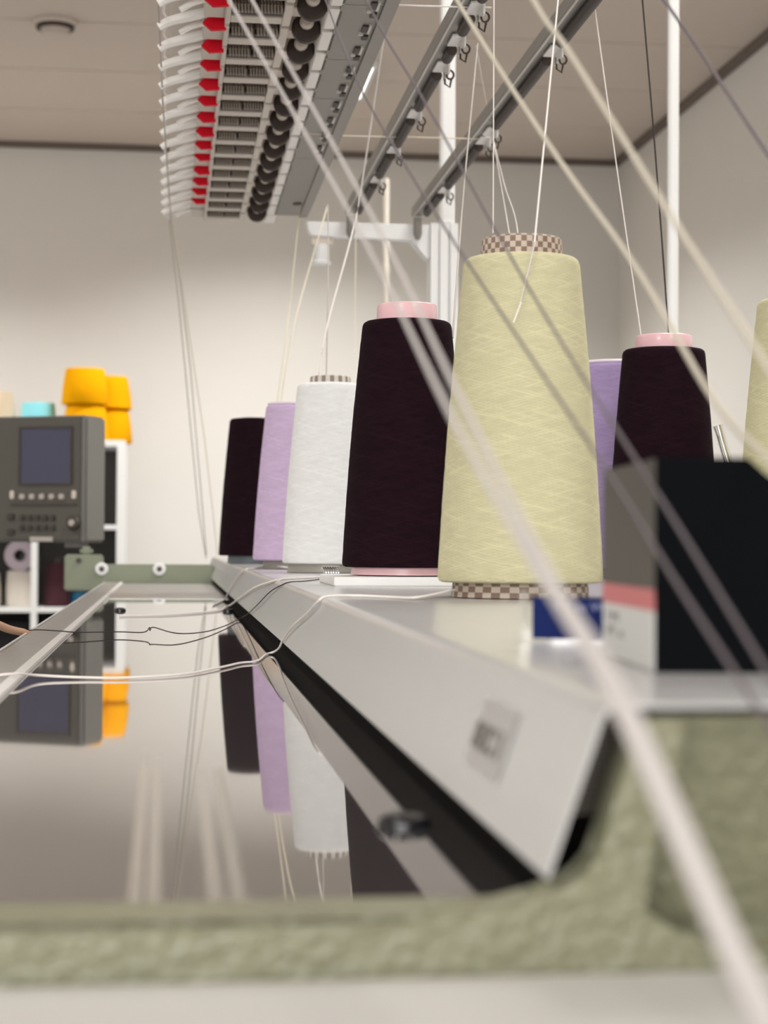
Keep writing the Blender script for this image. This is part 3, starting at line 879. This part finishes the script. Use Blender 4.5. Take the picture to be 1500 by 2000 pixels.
thread([(-.0300, 1.50, 1.850), (-.0080, 1.12, 1.650), (0.0247, 0.9490, 1.5349), (0.0726, 0.7144, 1.3692), (0.0778, 0.4937, 1.2756), (0.0829, 0.3931, 1.2320), (0.0854, 0.3378, 1.2096), (0.0936, 0.2721, 1.1627), (.100, .21, 1.1365)], STR, strand_white, 'blurred white thread crossing the near plum cone, left of the close pair')
thread([(-.0100, 1.52, 1.850), (.0060, 1.12, 1.650), (0.0368, 0.9476, 1.5350), (0.0787, 0.7136, 1.3733), (0.0823, 0.5132, 1.2845), (0.0852, 0.4029, 1.2354), (0.0878, 0.3377, 1.2096), (0.0962, 0.2720, 1.1627), (.104, .21, 1.1365)], STR, strand_white, 'blurred white thread crossing the near plum cone, right of the close pair')
thread([(.120, 1.60, 1.850), (.136, 1.25, 1.735), (0.1537, 0.9837, 1.5483), (0.1708, 0.8024, 1.4228), (0.1799, 0.6817, 1.3483), (0.1818, 0.5818, 1.2867), (0.1752, 0.4750, 1.2480), (.165, .36, 1.175), (.160, .28, 1.137)], .0011, strand_cream, 'blurred cream thread crossing above the big cream cone to the carton')
thread([(.140, 1.50, 1.850), (.150, 1.05, 1.680), (0.1570, 0.7829, 1.4869), (0.1622, 0.7225, 1.4431), (0.1680, 0.6024, 1.3590), (0.1711, 0.5223, 1.3052), (0.1728, 0.4624, 1.2652), (.176, .36, 1.195), (.176, .26, 1.137)], .0011, strand_cream, 'blurred cream thread crossing the slim right post')
thread([(.090, 1.60, 1.845), (.100, 1.33, 1.680), (0.1102, 1.0900, 1.5285), (0.1238, 0.9488, 1.4426), (0.1375, 0.8074, 1.3640), (0.1409, 0.5719, 1.2652), (0.1363, 0.4774, 1.2319), (0.1377, 0.3872, 1.1924), (.139, .27, 1.137)], .00065, thread_grey, 'blurred mauve thread crossing the big cream cone, lower of two')
thread([(.100, 1.55, 1.845), (.112, 1.28, 1.690), (0.1224, 1.0879, 1.5632), (0.1372, 0.9667, 1.4805), (0.1551, 0.8252, 1.3792), (0.1544, 0.6853, 1.3141), (0.1458, 0.5162, 1.2509), (0.1445, 0.4064, 1.2020), (.146, .27, 1.137)], .00065, thread_grey, 'blurred mauve thread crossing the big cream cone, upper of two')
thread([(.250, 1.55, 1.850), (.260, 1.25, 1.735), (0.2672, 0.9701, 1.5490), (0.2714, 0.8701, 1.4746), (0.2688, 0.7708, 1.4075), (.262, .60, 1.300), (.255, .47, 1.2012)], .0009, thread_grey, 'blurred mauve thread crossing the ceiling corner at upper right')
R1 = .0007
thread([(0.2399, 1.2398, 1.3950), (0.2447, 1.2370, 1.4092), (0.2555, 1.2440, 1.4528), (0.3029, 1.3868, 1.6702), (0.3087, 1.4059, 1.6927)], .0007, thread_white, 'thin white thread rising off the front of the big cream cone', sm=False)
thread([(0.3388, 1.8677, 1.5683), (0.3560, 1.9636, 1.7312), (0.3733, 2.0596, 1.8938)], R1, thread_white, 'thin upright thread just left of the checkered core top')
thread([(0.3900, 2.0610, 1.4640), (0.4037, 2.0610, 1.5940), (0.4240, 2.2582, 1.6999), (0.4689, 2.5930, 1.8371)], R1, thread_white, 'thin thread behind the checkered core, right one of two slanting to the guide clip')
thread([(0.3984, 2.0616, 1.5740), (0.4264, 2.3079, 1.7233), (0.4621, 2.5733, 1.8500), (0.3699, 2.1615, 1.8494)], R1, thread_white, 'thin thread behind the checkered core, left one, bending at the guide clip')
thread([(0.2690, 1.6970, 1.4362), (0.3153, 1.9201, 1.6185), (0.3650, 2.1219, 1.8414)], .0010, thread_tan, 'thin drab thread rising between the plum and the big cream cone')
thread([(0.5059, 1.8897, 1.4653), (0.4860, 1.9192, 1.6515), (0.4645, 1.9485, 1.8576)], R1, thread_white, 'thin white thread rising from the plum cone behind the carton')
thread([(0.5355, 1.8861, 1.4682), (0.5304, 1.9236, 1.6708), (0.5242, 1.9614, 1.8641)], .0010, thread_dark, 'thin dark thread rising from the plum cone behind the carton')
thread([(0.1998, 2.2994, 1.4497), (0.2088, 2.3872, 1.5539), (0.2175, 2.4851, 1.6598), (0.2251, 2.5838, 1.7286)], .0010, thread_tan, 'thin drab thread rising upright from the white cone')
thread([(0.1899, 2.3006, 1.4497), (0.2040, 2.3380, 1.5225), (0.2473, 2.4816, 1.6571), (0.2714, 2.5780, 1.7415), (0.2673, 2.2741, 1.8744), (0.2542, 2.0740, 1.8871)], .0012, thread_white, 'thin white thread slanting from the white cone up to the overhead plate')
thread([(0.1607, 2.6165, 1.4386), (0.1758, 2.6940, 1.5156), (0.1984, 2.7905, 1.6059), (0.2683, 3.0807, 1.8226)], .0012, thread_cream, 'thin pale thread from the lilac cone up past the clamp knob')
thread([(0.1536, 2.5973, 1.4348), (0.1819, 2.7929, 1.5818), (0.2160, 3.0878, 1.7691), (0.228, 3.18, 1.842)], .0011, thread_cream, 'thin pale thread left of the clamp knob, from the lilac cone')
thread([(0.3068, 2.9798, 1.5555), (0.3271, 3.1743, 1.8234)], .0008, thread_cream, 'faint thread left of the pink core top of the near plum cone')
thread([(0.1930, 2.6300, 1.8430), (0.2436, 2.6300, 1.8403), (0.3489, 2.6174, 1.8387), (0.4709, 2.6129, 1.8386)], .0009, thread_cream, 'level thread from the tension rail to the guide rail, farther of two')
thread([(0.1930, 1.9880, 1.8440), (0.2520, 1.9843, 1.8421), (0.3547, 1.9720, 1.8399)], .0009, thread_white, 'level thread from the tension rail to the guide rail, at the top edge')
thread([(-0.0170, 1.9863, 1.8485), (-0.0128, 2.4594, 1.8390), (-0.0006, 3.3143, 1.8301), (0.0182, 3.5149, 1.7460), (0.0422, 3.7663, 1.6002), (0.0900, 4.3204, 1.2070)], .0012, thread_tan, 'long drab thread running under the arm tips and down to the far end', sm=False)
thread([(-0.0043, 3.3147, 1.8301), (0.0169, 3.5662, 1.7025), (0.0674, 4.1208, 1.3060), (0.0886, 4.2915, 1.1987)], .0012, thread_tan, 'long drab thread hanging from the rail end, lowest of the bundle', sm=False)
thread([(0.0032, 3.3140, 1.8207), (0.0223, 3.5146, 1.7361), (0.0781, 4.0161, 1.4644), (0.1139, 4.2176, 1.2059)], .0011, thread_cream, 'long pale thread hanging from the rail end, right one of the bundle', sm=False)
thread([(0.2040, 1.2715, 1.2060), (0.1708, 1.2250, 1.2020), (0.1574, 1.2486, 1.2012), (0.1358, 1.2833, 1.2012), (0.1124, 1.2690, 1.2012), (0.1050, 1.2650, 1.1975),
        (0.1010, 1.3054, 1.1880), (0.0960, 1.3990, 1.1730), (0.0925, 1.4543, 1.1600), (0.0908, 1.4705, 1.1530), (0.0880, 1.5000, 1.1475), (0.0811, 1.4901, 1.1462), (0.0694, 1.4068, 1.1462), (0.0556, 1.3834, 1.1463),
        (0.0406, 1.3385, 1.1464), (0.0116, 1.2671, 1.1464), (-0.0268, 1.2353, 1.1464), (-0.0579, 1.2365, 1.1466), (-0.0871, 1.2377, 1.1480), (-0.1010, 1.2100, 1.1512), (-0.1200, 1.2031, 1.1498), (-0.140, 1.2131, 1.1490), (-.152, 1.215, 1.135)], .0009, thread_white, 'white thread from the big cream cone over the shelf front and tray', n=5)
thread([(0.2150, 2.0430, 1.2022), (0.1674, 1.8925, 1.2012), (0.1356, 1.7617, 1.2012), (0.1162, 1.7131, 1.2012), (0.1075, 1.6900, 1.1995), (0.1012, 1.8022, 1.1890), (0.0950, 1.9353, 1.1710), (0.0905, 2.0664, 1.1560), (0.0850, 2.1493, 1.1475), (0.0624, 1.9772, 1.1470), (0.0369, 1.8230, 1.1480), (0.0083, 1.7456, 1.1505), (-0.0143, 1.8031, 1.1535), (-.0175, 1.7700, 1.1520), (-.0185, 1.8100, 1.1530), (-0.0241, 1.7836, 1.1495), (-0.0496, 1.8032, 1.1490), (-0.0884, 1.7742, 1.1500), (-0.1100, 1.7900, 1.1508), (-.140, 1.8200, 1.1490), (-.152, 1.825, 1.135)], .0006, thread_dark, 'dark knotted thread from the plum cone across the tray', n=5)
thread([(0.1690, 1.9700, 1.2012), (0.1475, 1.9162, 1.2012), (0.1218, 1.8579, 1.2012), (0.1075, 1.8302, 1.1995), (0.1000, 2.0871, 1.1860), (0.0935, 2.3665, 1.1650), (0.0880, 2.5624, 1.1490), (0.0808, 2.5667, 1.1465), (0.0658, 2.4148, 1.1465), (0.0010, 2.2785, 1.1465), (-.06, 2.24, 1.1465)], .0012, thread_white, 'white thread over the shelf edge in front of the white cone', n=5)
thread([(0.1731, 2.5037, 1.2012), (0.1690, 2.5084, 1.2030), (0.1450, 2.6060, 1.2040), (0.1202, 2.5671, 1.2012), (0.1080, 2.5590, 1.1990), (0.1005, 2.6496, 1.1865), (0.0940, 2.7580, 1.1660), (0.0875, 2.8331, 1.1480), (0.0636, 2.6068, 1.1465)], .0013, thread_white, 'looped white thread on the shelf edge before the lilac cone', n=5)
